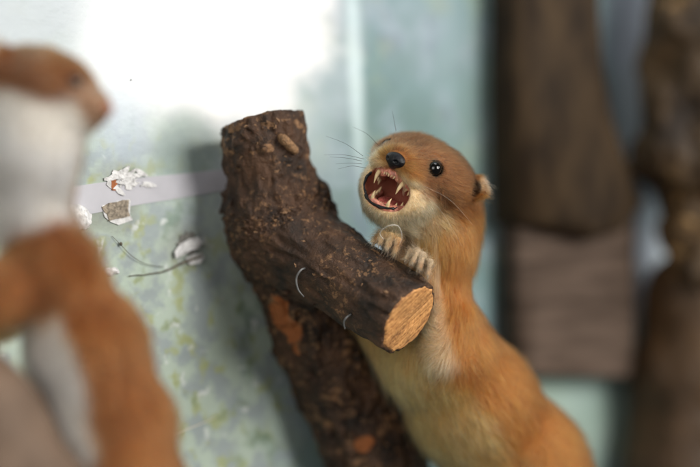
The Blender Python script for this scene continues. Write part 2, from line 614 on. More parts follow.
def fur_pass(n, lmul, rmul, wexp=1.0, dark=0.0):
    roots = sample_surface(V, F, n, wgt).astype(np.float32)
    nn = grad(A.f, roots, 0.05)
    h = toH(roots); r, f, u = h.T
    c = main_color(roots, nn)
    c = c * (1 + 0.30 * rng.normal(size=(n, 1))) * (1 + 0.22 * fbm(roots * 5.0 + 3, 2)[:, None]) * (1 + 0.06 * rng.normal(size=(n, 3)))
    # agouti: some hairs from across the border
    c = c * (1 - dark * (rng.random((n, 1)) < 0.35))
    dh = np.minimum(ell(roots, H(0, -1.3, -0.2), AX, (1.8, 1.75, 1.08)), ell(roots, H(0, -0.38, -1.2), AX, (1.36, 1.04, 1.04)))
    hd = sstep(0.9, 0.0, dh)
    muz = sstep(-0.7, 0.5, f) * hd
    L = 0.50 * (1 - hd) + hd * (0.37 * (1 - muz) + 0.15 * muz)
    chin = sstep(-1.7, -2.1, u) * hd * sstep(-1.2, -0.6, f)
    L = L + 0.12 * chin
    limb = np.full(n, 9.0)
    for b, cc in toes: limb = np.minimum(limb, seg(roots, b, cc, 0.15, 0.12))
    for a, b in ((Lwr, Lpw), (Rwr, Rpw)): limb = np.minimum(limb, seg(roots, a, b, 0.35, 0.34))
    L = np.where(limb < 0.12, 0.30, L)
    de = np.minimum.reduce([np.linalg.norm(roots - e, axis=1) for e in EYES])
    L = np.maximum(L * (0.45 + 0.55 * sstep(0.3, 0.7, de)), 0.13)
    dmouth = cav(roots)
    L = L * (0.55 + 0.45 * sstep(0.0, 0.3, dmouth))
    lift = 0.32 - 0.02 * hd - 0.08 * muz + 0.15 * chin
    earz = np.linalg.norm(roots - H(1.76, -1.72, 0.16), axis=1)
    L = np.where(earz < 0.5, L * 0.58, L)
    rad = np.full(n, 0.0052) * rmul * (1 - 0.2 * hd)
    return grow(A, roots, L * lmul, lift, rad, c) + (c,)


p1, r1, c1 = fur_pass(180000, 1.0, 1.0)
p2, r2, c2 = fur_pass(26000, 1.65, 0.9, dark=0.45)
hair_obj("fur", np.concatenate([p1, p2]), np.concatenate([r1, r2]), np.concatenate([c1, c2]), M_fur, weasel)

# ---- eyes
for i, e in enumerate(EYES):
    vv, ff = uvsphere(e, AX, (0.246, 0.246, 0.246), 40, 28)
    mesh_obj("eye", vv, ff, M_eye, weasel)
# ---- nose
nf = lambda p: -smin(-smin(ell(p, NOSE_C, AX, (0.37, 0.27, 0.25)), ell(p, H(0, 0.72, -0.52), AX, (0.13, 0.19, 0.14)), 0.10),
                     np.minimum.reduce([ell(p, H(0.19 * s, 1.01, -0.41), AX, (0.09, 0.07, 0.055)) for s in (-1, 1)]), 0.03)
cN = NOSE_C
nv, nfa = surface_nets(nf, cN - 0.6, cN + 0.6, 0.024, margin=0.1)
mesh_obj("nose", nv, nfa, M_nose, weasel)


# ---- mouth
def lip_pt(a, sc_=1.0, df=0.0):
    ca, sa = math.cos(a), math.sin(a)
    e = 2 / 2.5
    r = 0.86 * sc_ * math.copysign(abs(ca) ** e, ca)
    u = -1.31 + 0.69 * sc_ * math.copysign(abs(sa) ** e, sa)
    f = 0.44 + 0.20 * (u + 1.31) - 0.55 * (r / 0.86) ** 2 + df
    return (r, f, u)


def proj_out(pt, want=0.015):
    q = np.array([pt], np.float32)
    for _ in range(6):
        q = q - grad(A.f, q, 0.03) * (A.f(q)[:, None] - want) * 0.8
    return q[0]


def rim(pt, inset=-0.035, outset=0.015):
    """where the mouth opening meets the outer skin"""
    q = np.array([pt], np.float32)
    def outer(p):
        d = None
        for fn, k, _ in A.prims[:14]:
            e = fn(p); d = e if d is None else smin(d, e, k)
        return d
    for _ in range(14):
        q = q - grad(outer, q, 0.03) * (outer(q)[:, None] - outset) * 0.8
        q = q - grad(cav, q, 0.03) * (cav(q)[:, None] - inset) * 0.8
    return q[0]


lipline = [rim(H(*lip_pt(a, 1.0, 0.0))) for a in np.linspace(math.radians(138), math.radians(342), 34)]
vv, ff = tube(lipline, [0.01, 0.045, 0.06, 0.03, 0.055, 0.04, 0.07, 0.035, 0.06, 0.035, 0.05, 0.02, 0.01], 10, 140)
vv = vv + (fbm(vv * 4, 3) * 0.03)[:, None] * U_ + (fbm(vv * 5 + 30, 3) * 0.03)[:, None] * R_
mesh_obj("lip", vv, ff, M_lip, weasel)
# gums: upper and lower arches
up = [(-0.72, -0.35, -0.94), (-0.65, 0.03, -0.88), (-0.52, 0.32, -0.80), (-0.2, 0.44, -0.74), (0.0, 0.47, -0.73), (0.2, 0.44, -0.74), (0.52, 0.32, -0.80), (0.65, 0.03, -0.88), (0.72, -0.35, -0.94)]
lw = [(-0.66, -0.55, -1.45), (-0.58, -0.15, -1.66), (-0.44, 0.16, -1.80), (-0.2, 0.28, -1.86), (0.0, 0.30, -1.87), (0.2, 0.28, -1.86), (0.44, 0.16, -1.80), (0.58, -0.15, -1.66), (0.66, -0.55, -1.45)]
for arch, rr in ((up, 0.165), (lw, 0.14)):
    vv, ff = tube([H(*q) for q in arch], [rr * 0.8, rr, rr * 1.15, rr, rr, rr, rr * 1.15, rr, rr * 0.8], 14, 80)
    c0 = vv.mean(0)
    vv = vv + nrm(F_) * (fbm(vv * 4.5, 3) * 0.05)[:, None] + U_ * (fbm(vv * 6 + 9, 2) * 0.045)[:, None]
    mesh_obj("gum", vv, ff, M_gum, weasel)
vv, ff = uvsphere(H(0, -0.30, -1.62), AX, (0.40, 0.55, 0.17), 28, 18)
hvv = toH(vv)
vv = vv - U_ * (0.10 * np.exp(-(hvv[:, 0] / 0.07) ** 2))[:, None] + U_ * ((hvv[:, 1] + 0.30) * -0.22)[:, None]
mesh_obj("tongue", vv, ff, M_tongue, weasel)


def tooth(base, tip, r, bend=0.0):
    base, tip = np.array(base, float), np.array(tip, float)
    mid = (base + tip) / 2 + np.array([0, bend, 0])
    vv, ff = tube([H(*base), H(*mid), H(*tip)], [r, r * 0.95, r * 0.72, r * 0.42, r * 0.1], 12, 18)
    mesh_obj("tooth", vv, ff, M_tooth, weasel)


for s in (-1, 1):
    tooth((0.50 * s, 0.46, -0.86), (0.45 * s, 0.50, -1.32), 0.075, 0.05)         # upper canine
    tooth((0.31 * s, 0.34, -1.80), (0.34 * s, 0.40, -1.50), 0.066, 0.04)         # lower canine
    for i, (r_, f_, u_) in enumerate(((0.60, 0.24, -0.95), (0.65, 0.05, -0.98), (0.69, -0.16, -1.02))):
        tooth((r_ * s, f_, u_), (r_ * s * 0.94, f_ + 0.02, u_ - 0.17 - 0.04 * i), 0.06)
    for i, (r_, f_, u_) in enumerate(((0.46, 0.10, -1.70), (0.54, -0.10, -1.62), (0.60, -0.30, -1.52))):
        tooth((r_ * s, f_, u_), (r_ * s * 0.96, f_ + 0.02, u_ + 0.17 + 0.04 * i), 0.06)
for r_ in (-0.27, -0.16, -0.055, 0.055, 0.16, 0.27):
    tooth((r_ + 0.012 * math.sin(40 * r_), 0.58 - r_ * r_, -0.82), (r_ + 0.02 * math.sin(70 * r_), 0.60 - r_ * r_, -0.915 - 0.018 * math.sin(90 * r_)), 0.036)
for r_ in (-0.19, -0.115, -0.04, 0.04, 0.115, 0.19):
    tooth((r_, 0.36 - r_ * r_, -1.83), (r_, 0.38 - r_ * r_, -1.73), 0.034)

# ---- whiskers
for (u0, v0, y0, um, vm, ym, u1, v1, y1, pale) in (
        (364, 159, -0.1, 345, 155, -0.3, 324, 155, -0.6, 0), (363, 156, -0.1, 346, 144, 0.0, 326, 136, 0.2, 0),
        (362, 161, -0.1, 346, 158, -0.2, 330, 157, -0.4, 0), (379, 146, 0.0, 367, 134, 0.3, 353, 127, 0.6, 0),
        (396, 131, 0.2, 394, 120, 0.3, 392, 110, 0.5, 0), (366, 168, -0.2, 352, 166, -0.4, 338, 169, -0.6, 0),
        (424, 186, -0.9, 450, 200, -0.9, 474, 226, -0.6, 1),
        (424, 193, -0.9, 444, 215, -0.9, 462, 246, -0.6, 1),
        (362, 164, -0.2, 350, 163, -0.3, 336, 164, -0.4, 0)):
    vv, ff = tube([P(u0, v0, y0), P(um, vm, ym), P(u1, v1, y1)], ([0.0024, 0.0022, 0.002, 0.0012] if pale else [0.007, 0.006, 0.0045, 0.0025]), 5, 20)
    o = mesh_obj("whisker", vv, ff, M_whisk_w if pale else M_whisk, weasel)
# ---- claws
for b, c in toes:
    d = nrm(c - b)
    vv, ff = tube([c - d * 0.04, c + d * 0.09 + np.array([0, -0.03, 0]), c + d * 0.17 + np.array([0, 0.02, -0.06])], [0.034, 0.03, 0.02, 0.005], 8, 14)
    mesh_obj("claw", vv, ff, M_claw, weasel)

# ============================================================== LEFT WEASEL (nearer the camera)
Y2 = -8.0
F2 = nrm([0.86, -0.36, -0.22]); U2 = np.array([0.10, 0.16, 0.95]); U2 = nrm(U2 - F2 * (U2 @ F2)); R2 = np.cross(U2, F2)
# animal's own right/left axis
AX2 = np.stack([R2, F2, U2])
E2 = P(84, 92, Y2)


def H2(r, f, u): return E2 + R2 * r + F2 * f + U2 * u


B = Animal()
fl2 = ("r", H2(0, 1.4, -0.3))
B.ell(H2(0, -1.25, -0.12), AX2, (1.35, 1.55, 1.0), 0.4, fl2)
B.ell(H2(0, 0.0, -0.35), AX2, (0.75, 0.85, 0.50), 0.3, fl2)
B.ell(H2(0, 0.45, -0.30), AX2, (0.36, 0.42, 0.30), 0.25, fl2)
B.ell(H2(0, -0.35, -0.72), AX2, (0.75, 0.95, 0.42), 0.3, fl2)
for s in (-1, 1):
    B.ell(H2(1.2 * s, -1.9, 0.12), AX2, (0.42, 0.15, 0.40), 0.12, ("v", R2 * s))
ch2 = [H2(0, -1.5, -0.7), P(30, 150, Y2 + 0.2), P(28, 205, Y2 + 0.4), P(52, 268, Y2 + 0.3), P(85, 345, Y2 + 0.2), P(108, 425, Y2 + 0.2), P(122, 500, Y2), P(110, 570, Y2), P(70, 620, Y2)]
B.segs(ch2, [1.22, 1.12, 0.84, 0.96, 1.30, 1.42, 1.52, 1.5, 1.2], 0.9)
# foreleg reaching left, out of the frame
B.segs([P(56, 272, Y2 - 0.4), P(5, 292, Y2 - 0.9), P(-45, 330, Y2 - 0.9), P(-70, 360, Y2 - 0.6)], [0.72, 0.58, 0.45, 0.35], 0.9)
B.segs([P(55, 270, Y2 + 1.0), P(10, 300, Y2 + 1.6), P(-45, 345, Y2 + 1.6), P(-75, 380, Y2 + 1.2)], [0.8, 0.65, 0.5, 0.4], 0.5)
# haunch
B.ell(P(120, 478, Y2 - 0.6), np.eye(3), (1.1, 1.0, 1.5), 0.4, ("v", nrm([0.1, 0, -1])))
B.segs([P(118, 520, Y2 - 0.9), P(60, 560, Y2 - 1.2), P(10, 560, Y2 - 1.2)], [0.9, 0.5, 0.4], 0.4)
V2, F2f = surface_nets(B.f, (-15, -14, -13.5), (-5.0, -3.5, 8.5), 0.085)
V2 = V2.astype(np.float32)


def left_color(p, n):
    h = (p - E2) @ AX2.T
    r, f, u = h.T
    brown = np.array([0.25, 0.086, 0.025]); white = np.array([0.90, 0.84, 0.75])
    nz = fbm(p * 1.3, 3) * 0.5
    # head: brown cap over white throat
    th = sstep(-0.26, 0.26, u + 0.72 + 0.18 * nz - 0.25 * sstep(-0.3, 0.3, f) - 0.10 * sstep(0.0, -1.6, f) + 0.55 * sstep(0.35, 0.7, f))
    capc = brown * (0.72 + 0.2 * sstep(-0.3, 0.5, f)[:, None])
    mot = (sstep(-0.1, 0.5, nz) * 0.22 + 0.30 * sstep(0.5, -0.1, u) * sstep(-0.2, 0.5, f))[:, None]
    capc = capc * (1 - mot) + np.array([0.62, 0.42, 0.28]) * mot
    ch_ = white * (1 - th[:, None]) + capc * th[:, None]
    # body: white belly towards the branch, brown elsewhere; throat white
    bd = nrm([-0.80, -0.42, -0.42])
    tb = sstep(0.38, 0.60, n @ bd + 0.16 * nz)
    armz = np.minimum(seg(p, P(52, 262, Y2 - 0.5), P(5, 292, Y2 - 0.9), 0.92, 0.72), seg(p, P(5, 292, Y2 - 0.9), P(-45, 330, Y2 - 0.9), 0.72, 0.5))
    tb = tb * sstep(0.05, 0.5, armz) * sstep(-0.4, -1.2, p[:, 2] + 0.0)
    haun = np.linalg.norm((p - P(128, 478, Y2 - 0.7)) / np.array([1.3, 1.2, 1.6]), axis=1)
    tb = tb * sstep(0.95, 1.2, haun)
    cb = brown * (1 - tb[:, None]) + white * 0.95 * tb[:, None]
    zline = P(40, 222, Y2)[2] + 0.30 * (p[:, 0] - P(40, 222, Y2)[0]) + 0.25 * nz
    tt = sstep(-0.2, 0.2, p[:, 2] - zline)[:, None]
    cb = cb * (1 - tt) + white * tt
    back = sstep(0.25, 0.6, n @ nrm([0.55, 0.8, 0.1]))[:, None]
    cb = cb * (1 - back * tt) + brown * back * tt
    dh = np.minimum(ell(p, H2(0, -1.25, -0.12), AX2, (1.35, 1.55, 1.0)), ell(p, H2(0, 0, -0.35), AX2, (0.75, 0.85, 0.5)))
    for s in (-1, 1): dh = np.minimum(dh, np.linalg.norm(p - H2(1.2 * s, -1.9, 0.12), axis=1) - 0.5)
    wh = sstep(0.9, 0.3, dh)[:, None]
    return ch_ * wh + cb * (1 - wh)


n2 = grad(B.f, V2, 0.06)
weasel2 = tag(empty("weasel", P(100, 600, Y2)), "weasel with white throat and closed mouth stretched upright beside the greyish branch", "weasel", "stuffed weasels on branches")
mesh_obj("body", V2, F2f, M_skin, weasel2, colors=left_color(V2, n2) * 0.6)
w2 = sstep(-0.6, 0.2, n2 @ nrm(CAM)) * 0.8 + 0.2
EYE2 = [H2(0.62, 0.02, 0.10), H2(-0.62, 0.02, 0.10)]
for e in EYE2: w2 = w2 * (np.linalg.norm(V2 - e, axis=1) > 0.27)
N2 = H2(0, 0.86, -0.30)
w2 = w2 * (ell(V2, N2, AX2, (0.24, 0.2, 0.2)) > 0.02)
roots = sample_surface(V2, F2f, 60000, w2).astype(np.float32)
nn = grad(B.f, roots, 0.06)
cc = left_color(roots, nn) * (1 + 0.22 * rng.normal(size=(len(roots), 1))) * (1 + 0.35 * fbm(roots * 1.6, 3)[:, None])
dh = ell(roots, H2(0, -0.8, -0.2), AX2, (1.4, 1.9, 1.1))
hd = sstep(0.6, 0.0, dh)
pp, rr = grow(B, roots, 0.75 * (1 - hd) + 0.26 * hd, 0.45 - 0.1 * hd, np.full(len(roots), 0.009), cc, k=5, clump=0.3)
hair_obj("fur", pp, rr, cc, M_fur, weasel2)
for e in EYE2:
    vv, ff = uvsphere(e, AX2, (0.22, 0.22, 0.22)); mesh_obj("eye", vv, ff, M_eye, weasel2)
vv, ff = uvsphere(N2, AX2, (0.22, 0.17, 0.18)); mesh_obj("nose", vv, ff, principled("nose_brown", (0.25, 0.09, 0.05), 0.45), weasel2)


# ============================================================== WOOD
def bark_mat(name, dark, mid, fleck, fleck_amt=0.5, scale=1.0, stretch=(1, 1, 1)):
    m, nt, out = new_mat(name)
    L = nt.links.new
    tc = N(nt, "ShaderNodeTexCoord")
    at = N(nt, "ShaderNodeAttribute", attribute_name="along")
    mp = N(nt, "ShaderNodeMapping"); mp.inputs["Scale"].default_value = stretch
    L(tc.outputs["Object"], mp.inputs["Vector"])
    n1 = N(nt, "ShaderNodeTexNoise", i_Scale=90 * scale, i_Detail=6.0, i_Roughness=0.65)
    n2_ = N(nt, "ShaderNodeTexNoise", i_Scale=420 * scale, i_Detail=5.0, i_Roughness=0.7)
    vo = N(nt, "ShaderNodeTexVoronoi", i_Scale=230 * scale)
    n3 = N(nt, "ShaderNodeTexNoise", i_Scale=60 * scale, i_Detail=2.0)
    for k in (n1, n2_, vo, n3): L(mp.outputs["Vector"], k.inputs["Vector"])
    r1 = N(nt, "ShaderNodeValToRGB")
    r1.color_ramp.elements[0].position = 0.36; r1.color_ramp.elements[0].color = (*dark, 1)
    r1.color_ramp.elements[1].position = 0.66; r1.color_ramp.elements[1].color = (*mid, 1)
    L(n1.outputs["Fac"], r1.inputs["Fac"])
    # flecks where bark has flaked off
    a = N(nt, "ShaderNodeMath", operation="MULTIPLY")
    ra = N(nt, "ShaderNodeMapRange"); ra.inputs["From Min"].default_value = 0.54; ra.inputs["From Max"].default_value = 0.64
    rb = N(nt, "ShaderNodeMapRange"); rb.inputs["From Min"].default_value = 0.42; rb.inputs["From Max"].default_value = 0.58
    L(n2_.outputs["Fac"], ra.inputs["Value"]); L(n3.outputs["Fac"], rb.inputs["Value"])
    L(ra.outputs[0], a.inputs[0]); L(rb.outputs[0], a.inputs[1])
    a2 = N(nt, "ShaderNodeMath", operation="MULTIPLY"); a2.inputs[1].default_value = fleck_amt
    L(a.outputs[0], a2.inputs[0])
    mx = N(nt, "ShaderNodeMix", data_type="RGBA")
    L(a2.outputs[0], mx.inputs["Factor"]); L(r1.outputs["Color"], mx.inputs["A"]); mx.inputs["B"].default_value = (*fleck, 1)
    # stripped patch
    mx2 = N(nt, "ShaderNodeMix", data_type="RGBA")
    pa = N(nt, "ShaderNodeAttribute", attribute_name="Col")
    L(mx.outputs["Result"], mx2.inputs["A"])
    sp = N(nt, "ShaderNodeSeparateColor"); L(pa.outputs["Color"], sp.inputs["Color"])
    L(sp.outputs["Red"], mx2.inputs["Factor"]); mx2.inputs["B"].default_value = (0.30, 0.095, 0.025, 1)
    mx3 = N(nt, "ShaderNodeMix", data_type="RGBA")
    n4 = N(nt, "ShaderNodeTexNoise", i_Scale=300 * scale, i_Detail=6.0, i_Roughness=0.75); L(mp.outputs["Vector"], n4.inputs["Vector"])
    g1 = N(nt, "ShaderNodeMath", operation="MULTIPLY_ADD"); L(n4.outputs["Fac"], g1.inputs[0]); g1.inputs[1].default_value = 2.6; g1.inputs[2].default_value = -1.55
    g2 = N(nt, "ShaderNodeMath", operation="ADD"); L(g1.outputs[0], g2.inputs[0]); L(sp.outputs["Green"], g2.inputs[1])
    g3 = N(nt, "ShaderNodeMapRange"); L(g2.outputs[0], g3.inputs["Value"]); g3.inputs["From Min"].default_value = 0.12; g3.inputs["From Max"].default_value = 0.55; g3.inputs["To Max"].default_value = 0.8
    L(mx2.outputs["Result"], mx3.inputs["A"]); L(g3.outputs[0], mx3.inputs["Factor"]); mx3.inputs["B"].default_value = (*fleck, 1)
    b = N(nt, "ShaderNodeBsdfPrincipled"); b.inputs["Roughness"].default_value = 0.58
    b.inputs["Specular IOR Level"].default_value = 0.35
    L(mx3.outputs["Result"], b.inputs["Base Color"])
    hs = N(nt, "ShaderNodeMath", operation="ADD"); L(n1.outputs["Fac"], hs.inputs[0])
    hm = N(nt, "ShaderNodeMath", operation="MULTIPLY"); hm.inputs[1].default_value = 0.7
    L(n2_.outputs["Fac"], hm.inputs[0]); L(hm.outputs[0], hs.inputs[1])
    bp = N(nt, "ShaderNodeBump", i_Strength=1.0, i_Distance=0.0016)
    L(hs.outputs[0], bp.inputs["Height"]); L(bp.outputs["Normal"], b.inputs["Normal"])
    L(b.outputs[0], out.inputs[0])
    return m


M_bark = bark_mat("bark_dark", (0.013, 0.0072, 0.0042), (0.082, 0.039, 0.019), (0.27, 0.145, 0.068), 0.75)
CUT = P(409, 318, -0.7)
BR0 = P(277, 231, 2.4)
BD = nrm(CUT - BR0)
tr = [P(261, 60, 1.6), P(263, 140, 1.9), P(277, 210, 2.4), P(318, 335, 4.2), P(378, 465, 6.0), P(420, 560, 7.4)]
trr = [1.20, 1.32, 1.64, 1.53, 1.68, 1.78]
# top saw cut of the trunk
topc = P(262, 113, 0.5)
topn = nrm([-0.22, 0.12, 1.0])


def bark_base(p):
    d = None
    for a, b, ra, rb in zip(tr[:-1], tr[1:], trr[:-1], trr[1:]):
        e = seg(p, a, b, ra, rb)
        d = e if d is None else smin(d, e, 0.5)
    br = seg(p, BR0, CUT + BD * 0.6, 1.52, 1.27)
    return d, br


def bark_f(p):
    p = np.asarray(p, np.float32)
    d, br = bark_base(p)
    e = smin(d, br, 0.95)
    q = p.copy()
    qb = p - np.outer((p - CUT) @ BD, BD) * 0.72          # ridges run along the side branch
    qt = p * np.array([1.0, 1.0, 0.55])
    wb = sstep(0.35, -0.2, br - d)[:, None]
    q = qt * (1 - wb) + qb * wb
    e = e + 0.08 * fbm(p * 0.9, 2) + 0.035 + 0.03 - 0.17 * np.abs(fbm(q * 2.5 + 5, 3)) * (1 - 0.35 * wb[:, 0]) - 0.045 * fbm(q * 6.5, 2)
    # knot hollow
    kc = P(283, 141, 0.45)
    e = e + 0.16 * np.exp(-(np.linalg.norm(p - kc, axis=1) / 0.42) ** 2)
    e = -smin(-e, -((p - topc) @ topn + 0.0 - 0.05 * fbm(p * 3, 2)), 0.04)
    e = -smin(-e, -((p - CUT) @ BD), 0.05)
    return e


VB, FB = surface_nets(bark_f, (-6.5, -2.6, -13.0), (5.5, 9.5, 5.5), 0.06)
VB = VB.astype(np.float32)
pc = P(287, 322, 2.2)
ax_t = nrm(P(318, 335, 4.1) - P(265, 215, 2.5))
dv = VB - pc
al = dv @ ax_t; ac = dv[:, 0] - al * ax_t[0]
patch = sstep(1.0, 0.85, np.sqrt((al / 1.15) ** 2 + ((VB[:, 0] - (P(284, 320, 2.3)[0] + 0.42 * al)) / 0.42) ** 2) + 0.35 * fbm(VB * 2.2, 3)) * (VB[:, 1] < 3.6)
pc2 = P(364, 444, 3.8)
patch = np.maximum(patch, 0.9 * sstep(1.0, 0.7, np.linalg.norm((VB - pc2) / np.array([0.38, 1.2, 0.30]), axis=1) + 0.3 * fbm(VB * 2.5, 2)))
flk = np.zeros(len(VB))
db, bb = bark_base(VB)
lower = sstep(-1.0, -2.5, VB[:, 2]) * (bb > 0.4)
flk = np.maximum(flk, lower * 0.55 * sstep(0.10, 0.45, fbm(VB * np.array([1.8, 1.8, 2.6]) + 3, 3)))
topz = sstep(1.6, 2.6, VB[:, 2]) * sstep(0.30, 0.55, fbm(VB * np.array([2.2, 2.2, 4.5]) + 8, 3)) * 0.6
flk = np.maximum(flk, topz)
cB = np.stack([patch, flk, 0 * flk], 1)
log = tag(empty("branch_log", P(330, 400, 5.0)), "dark forked log with rough bark and a pale sawn end, held by the snarling weasel", "log")
mesh_obj("bark", VB, FB, M_bark, log, colors=cB)

# sawn end
m, nt, out = new_mat("sawn_wood")
tc = N(nt, "ShaderNodeTexCoord"); L = nt.links.new
mp = N(nt, "ShaderNodeMapping"); mp.inputs["Rotation"].default_value = (0, 0, 0); mp.inputs["Scale"].default_value = (38, 760, 38)
L(tc.outputs["Object"], mp.inputs["Vector"])
n1 = N(nt, "ShaderNodeTexNoise", i_Scale=1.0, i_Detail=3.0, i_Roughness=0.7); L(mp.outputs[0], n1.inputs["Vector"])
n2_ = N(nt, "ShaderNodeTexNoise", i_Scale=900.0, i_Detail=4.0); L(tc.outputs["Object"], n2_.inputs["Vector"])
n3 = N(nt, "ShaderNodeTexNoise", i_Scale=120.0, i_Detail=3.0); L(tc.outputs["Object"], n3.inputs["Vector"])
ad = N(nt, "ShaderNodeMath", operation="ADD"); L(n1.outputs["Fac"], ad.inputs[0])
mu = N(nt, "ShaderNodeMath", operation="MULTIPLY"); mu.inputs[1].default_value = 0.55; L(n2_.outputs["Fac"], mu.inputs[0]); L(mu.outputs[0], ad.inputs[1])
cr = N(nt, "ShaderNodeValToRGB")
cr.color_ramp.elements[0].position = 0.55; cr.color_ramp.elements[0].color = (0.15, 0.052, 0.014, 1)
cr.color_ramp.elements[1].position = 0.88; cr.color_ramp.elements[1].color = (0.62, 0.31, 0.105, 1)
e = cr.color_ramp.elements.new(0.70); e.color = (0.46, 0.21, 0.065, 1)
L(ad.outputs[0], cr.inputs["Fac"])
mr = N(nt, "ShaderNodeMapRange"); mr.inputs["From Min"].default_value = 0.3; mr.inputs["From Max"].default_value = 0.7; mr.inputs["To Min"].default_value = 0.6; mr.inputs["To Max"].default_value = 1.2
L(n3.outputs["Fac"], mr.inputs["Value"])
wr = N(nt, "ShaderNodeTexWave", wave_type="RINGS", rings_direction="Z"); wr.inputs["Scale"].default_value = 230; wr.inputs["Distortion"].default_value = 2.5; wr.inputs["Detail"].default_value = 2.0; wr.inputs["Detail Scale"].default_value = 2.0
mpw = N(nt, "ShaderNodeMapping"); mpw.inputs["Location"].default_value = (0.0035, 0.002, 0); L(tc.outputs["Object"], mpw.inputs["Vector"]); L(mpw.outputs[0], wr.inputs["Vector"])
mrw = N(nt, "ShaderNodeMapRange"); mrw.inputs["To Min"].default_value = 0.90; mrw.inputs["To Max"].default_value = 1.04; L(wr.outputs["Fac"], mrw.inputs["Value"])
mm = N(nt, "ShaderNodeMath", operation="MULTIPLY"); L(mr.outputs[0], mm.inputs[0]); L(mrw.outputs[0], mm.inputs[1])
vm = N(nt, "ShaderNodeVectorMath", operation="MULTIPLY"); L(cr.outputs["Color"], vm.inputs[0]); L(mm.outputs[0], vm.inputs[1])
b = N(nt, "ShaderNodeBsdfPrincipled"); b.inputs["Roughness"].default_value = 0.7; L(vm.outputs["Vector"], b.inputs["Base Color"])
bp = N(nt, "ShaderNodeBump", i_Strength=0.8, i_Distance=0.0006); L(ad.outputs[0], bp.inputs["Height"]); L(bp.outputs[0], b.inputs["Normal"])
L(b.outputs[0], out.inputs[0])
M_sawn = m
# disc shaped to the branch section: ray-march outline on the bark field
saw = np.array([0.745, 0.0, 0.667]); saw[1] = -(saw[0] * BD[0] + saw[2] * BD[2]) / BD[1]; saw = nrm(saw); oth = np.cross(BD, saw)
nring, nrad = 96, 14
ring_r = []
for k in range(nring):
    a = 2 * math.pi * k / nring
    dvec = saw * math.cos(a) + oth * math.sin(a)
    ts = np.linspace(0.4, 2.0, 120)
    q = (CUT - BD * 0.12 + dvec[None] * ts[:, None]).astype(np.float32)
    vals = bark_f(q)
    i = np.argmax(vals > 0)
    ring_r.append(ts[i] if vals[i] > 0 else 1.33)
ring_r = np.array(ring_r); ring_r = (ring_r + np.roll(ring_r, 1) + np.roll(ring_r, -1)) / 3
DV = [(0, 0, 0.03)]; DF = []
for j in range(1, nrad + 1):
    for k in range(nring):
        a = 2 * math.pi * k / nring
        rr_ = (ring_r[k] - 0.055 - 0.03 * math.sin(k * 2.3) ** 2) * j / nrad
        DV.append((rr_ * math.cos(a), rr_ * math.sin(a), 0.035 if j < nrad else -0.03))
DV = np.array(DV)
DV[:, 2] += 0.012 * fbm(DV * np.array([1.0, 9.0, 1.0]) + 3, 2) * (DV[:, 2] > 0)
for k in range(nring):
    DF.append((0, 1 + k, 1 + (k + 1) % nring))
    for j in range(1, nrad):
        a = 1 + (j - 1) * nring
        DF.append((a + k, a + nring + k, a + nring + (k + 1) % nring, a + (k + 1) % nring))
sawn = mesh_obj("sawn_end", DV, DF, M_sawn, None, smooth=False)
from mathutils import Matrix, Vector
sawn.matrix_world = Matrix.Translation(Vector((CUT * CM).tolist())) @ Matrix([list(saw) + [0], list(oth) + [0], list(BD) + [0], [0, 0, 0, 1]]).transposed().to_4x4() if False else Matrix.Identity(4)
mw = Matrix(((saw[0], oth[0], BD[0], CUT[0] * CM), (saw[1], oth[1], BD[1], CUT[1] * CM), (saw[2], oth[2], BD[2], CUT[2] * CM), (0, 0, 0, 1)))
sawn.parent = log
sawn.matrix_local = Matrix.Translation(-Vector(log.location)) @ mw


def wood_on_bark(u, v, off=0.0):
    """first bark hit along a sight-line"""
    d = nrm(P(u, v, 0) - CAM)
    ts = np.arange(CAM_D - 4, CAM_D + 10, 0.03)
    q = (CAM + d[None] * ts[:, None]).astype(np.float32)
    vals = bark_f(q)
    i = int(np.argmax(vals < 0))
    return q[i].astype(float) - d * off


# broken twig stub in the knot
a = wood_on_bark(281, 137); b = wood_on_bark(294, 150)
ts_ = nrm(b - a)
vv, ff = tube([a - ts_ * 0.05 + np.array([0, 0.1, 0]), a + ts_ * 0.2 + np.array([0, -0.16, 0]), b + np.array([0, -0.16, 0.0]), b + ts_ * 0.06 + np.array([0, 0.0, 0])], [0.13, 0.17, 0.15, 0.11], 12, 26)
vv = vv + (fbm(vv * 7, 3) * 0.035)[:, None] * np.array([0.5, -0.6, 0.5])
tag(mesh_obj("twig_stub", vv, ff, principled("twig_wood", (0.20, 0.11, 0.05), 0.75, noise=(900, 0.5), bump=(1500, 0.9)), log), "broken pale twig stub")
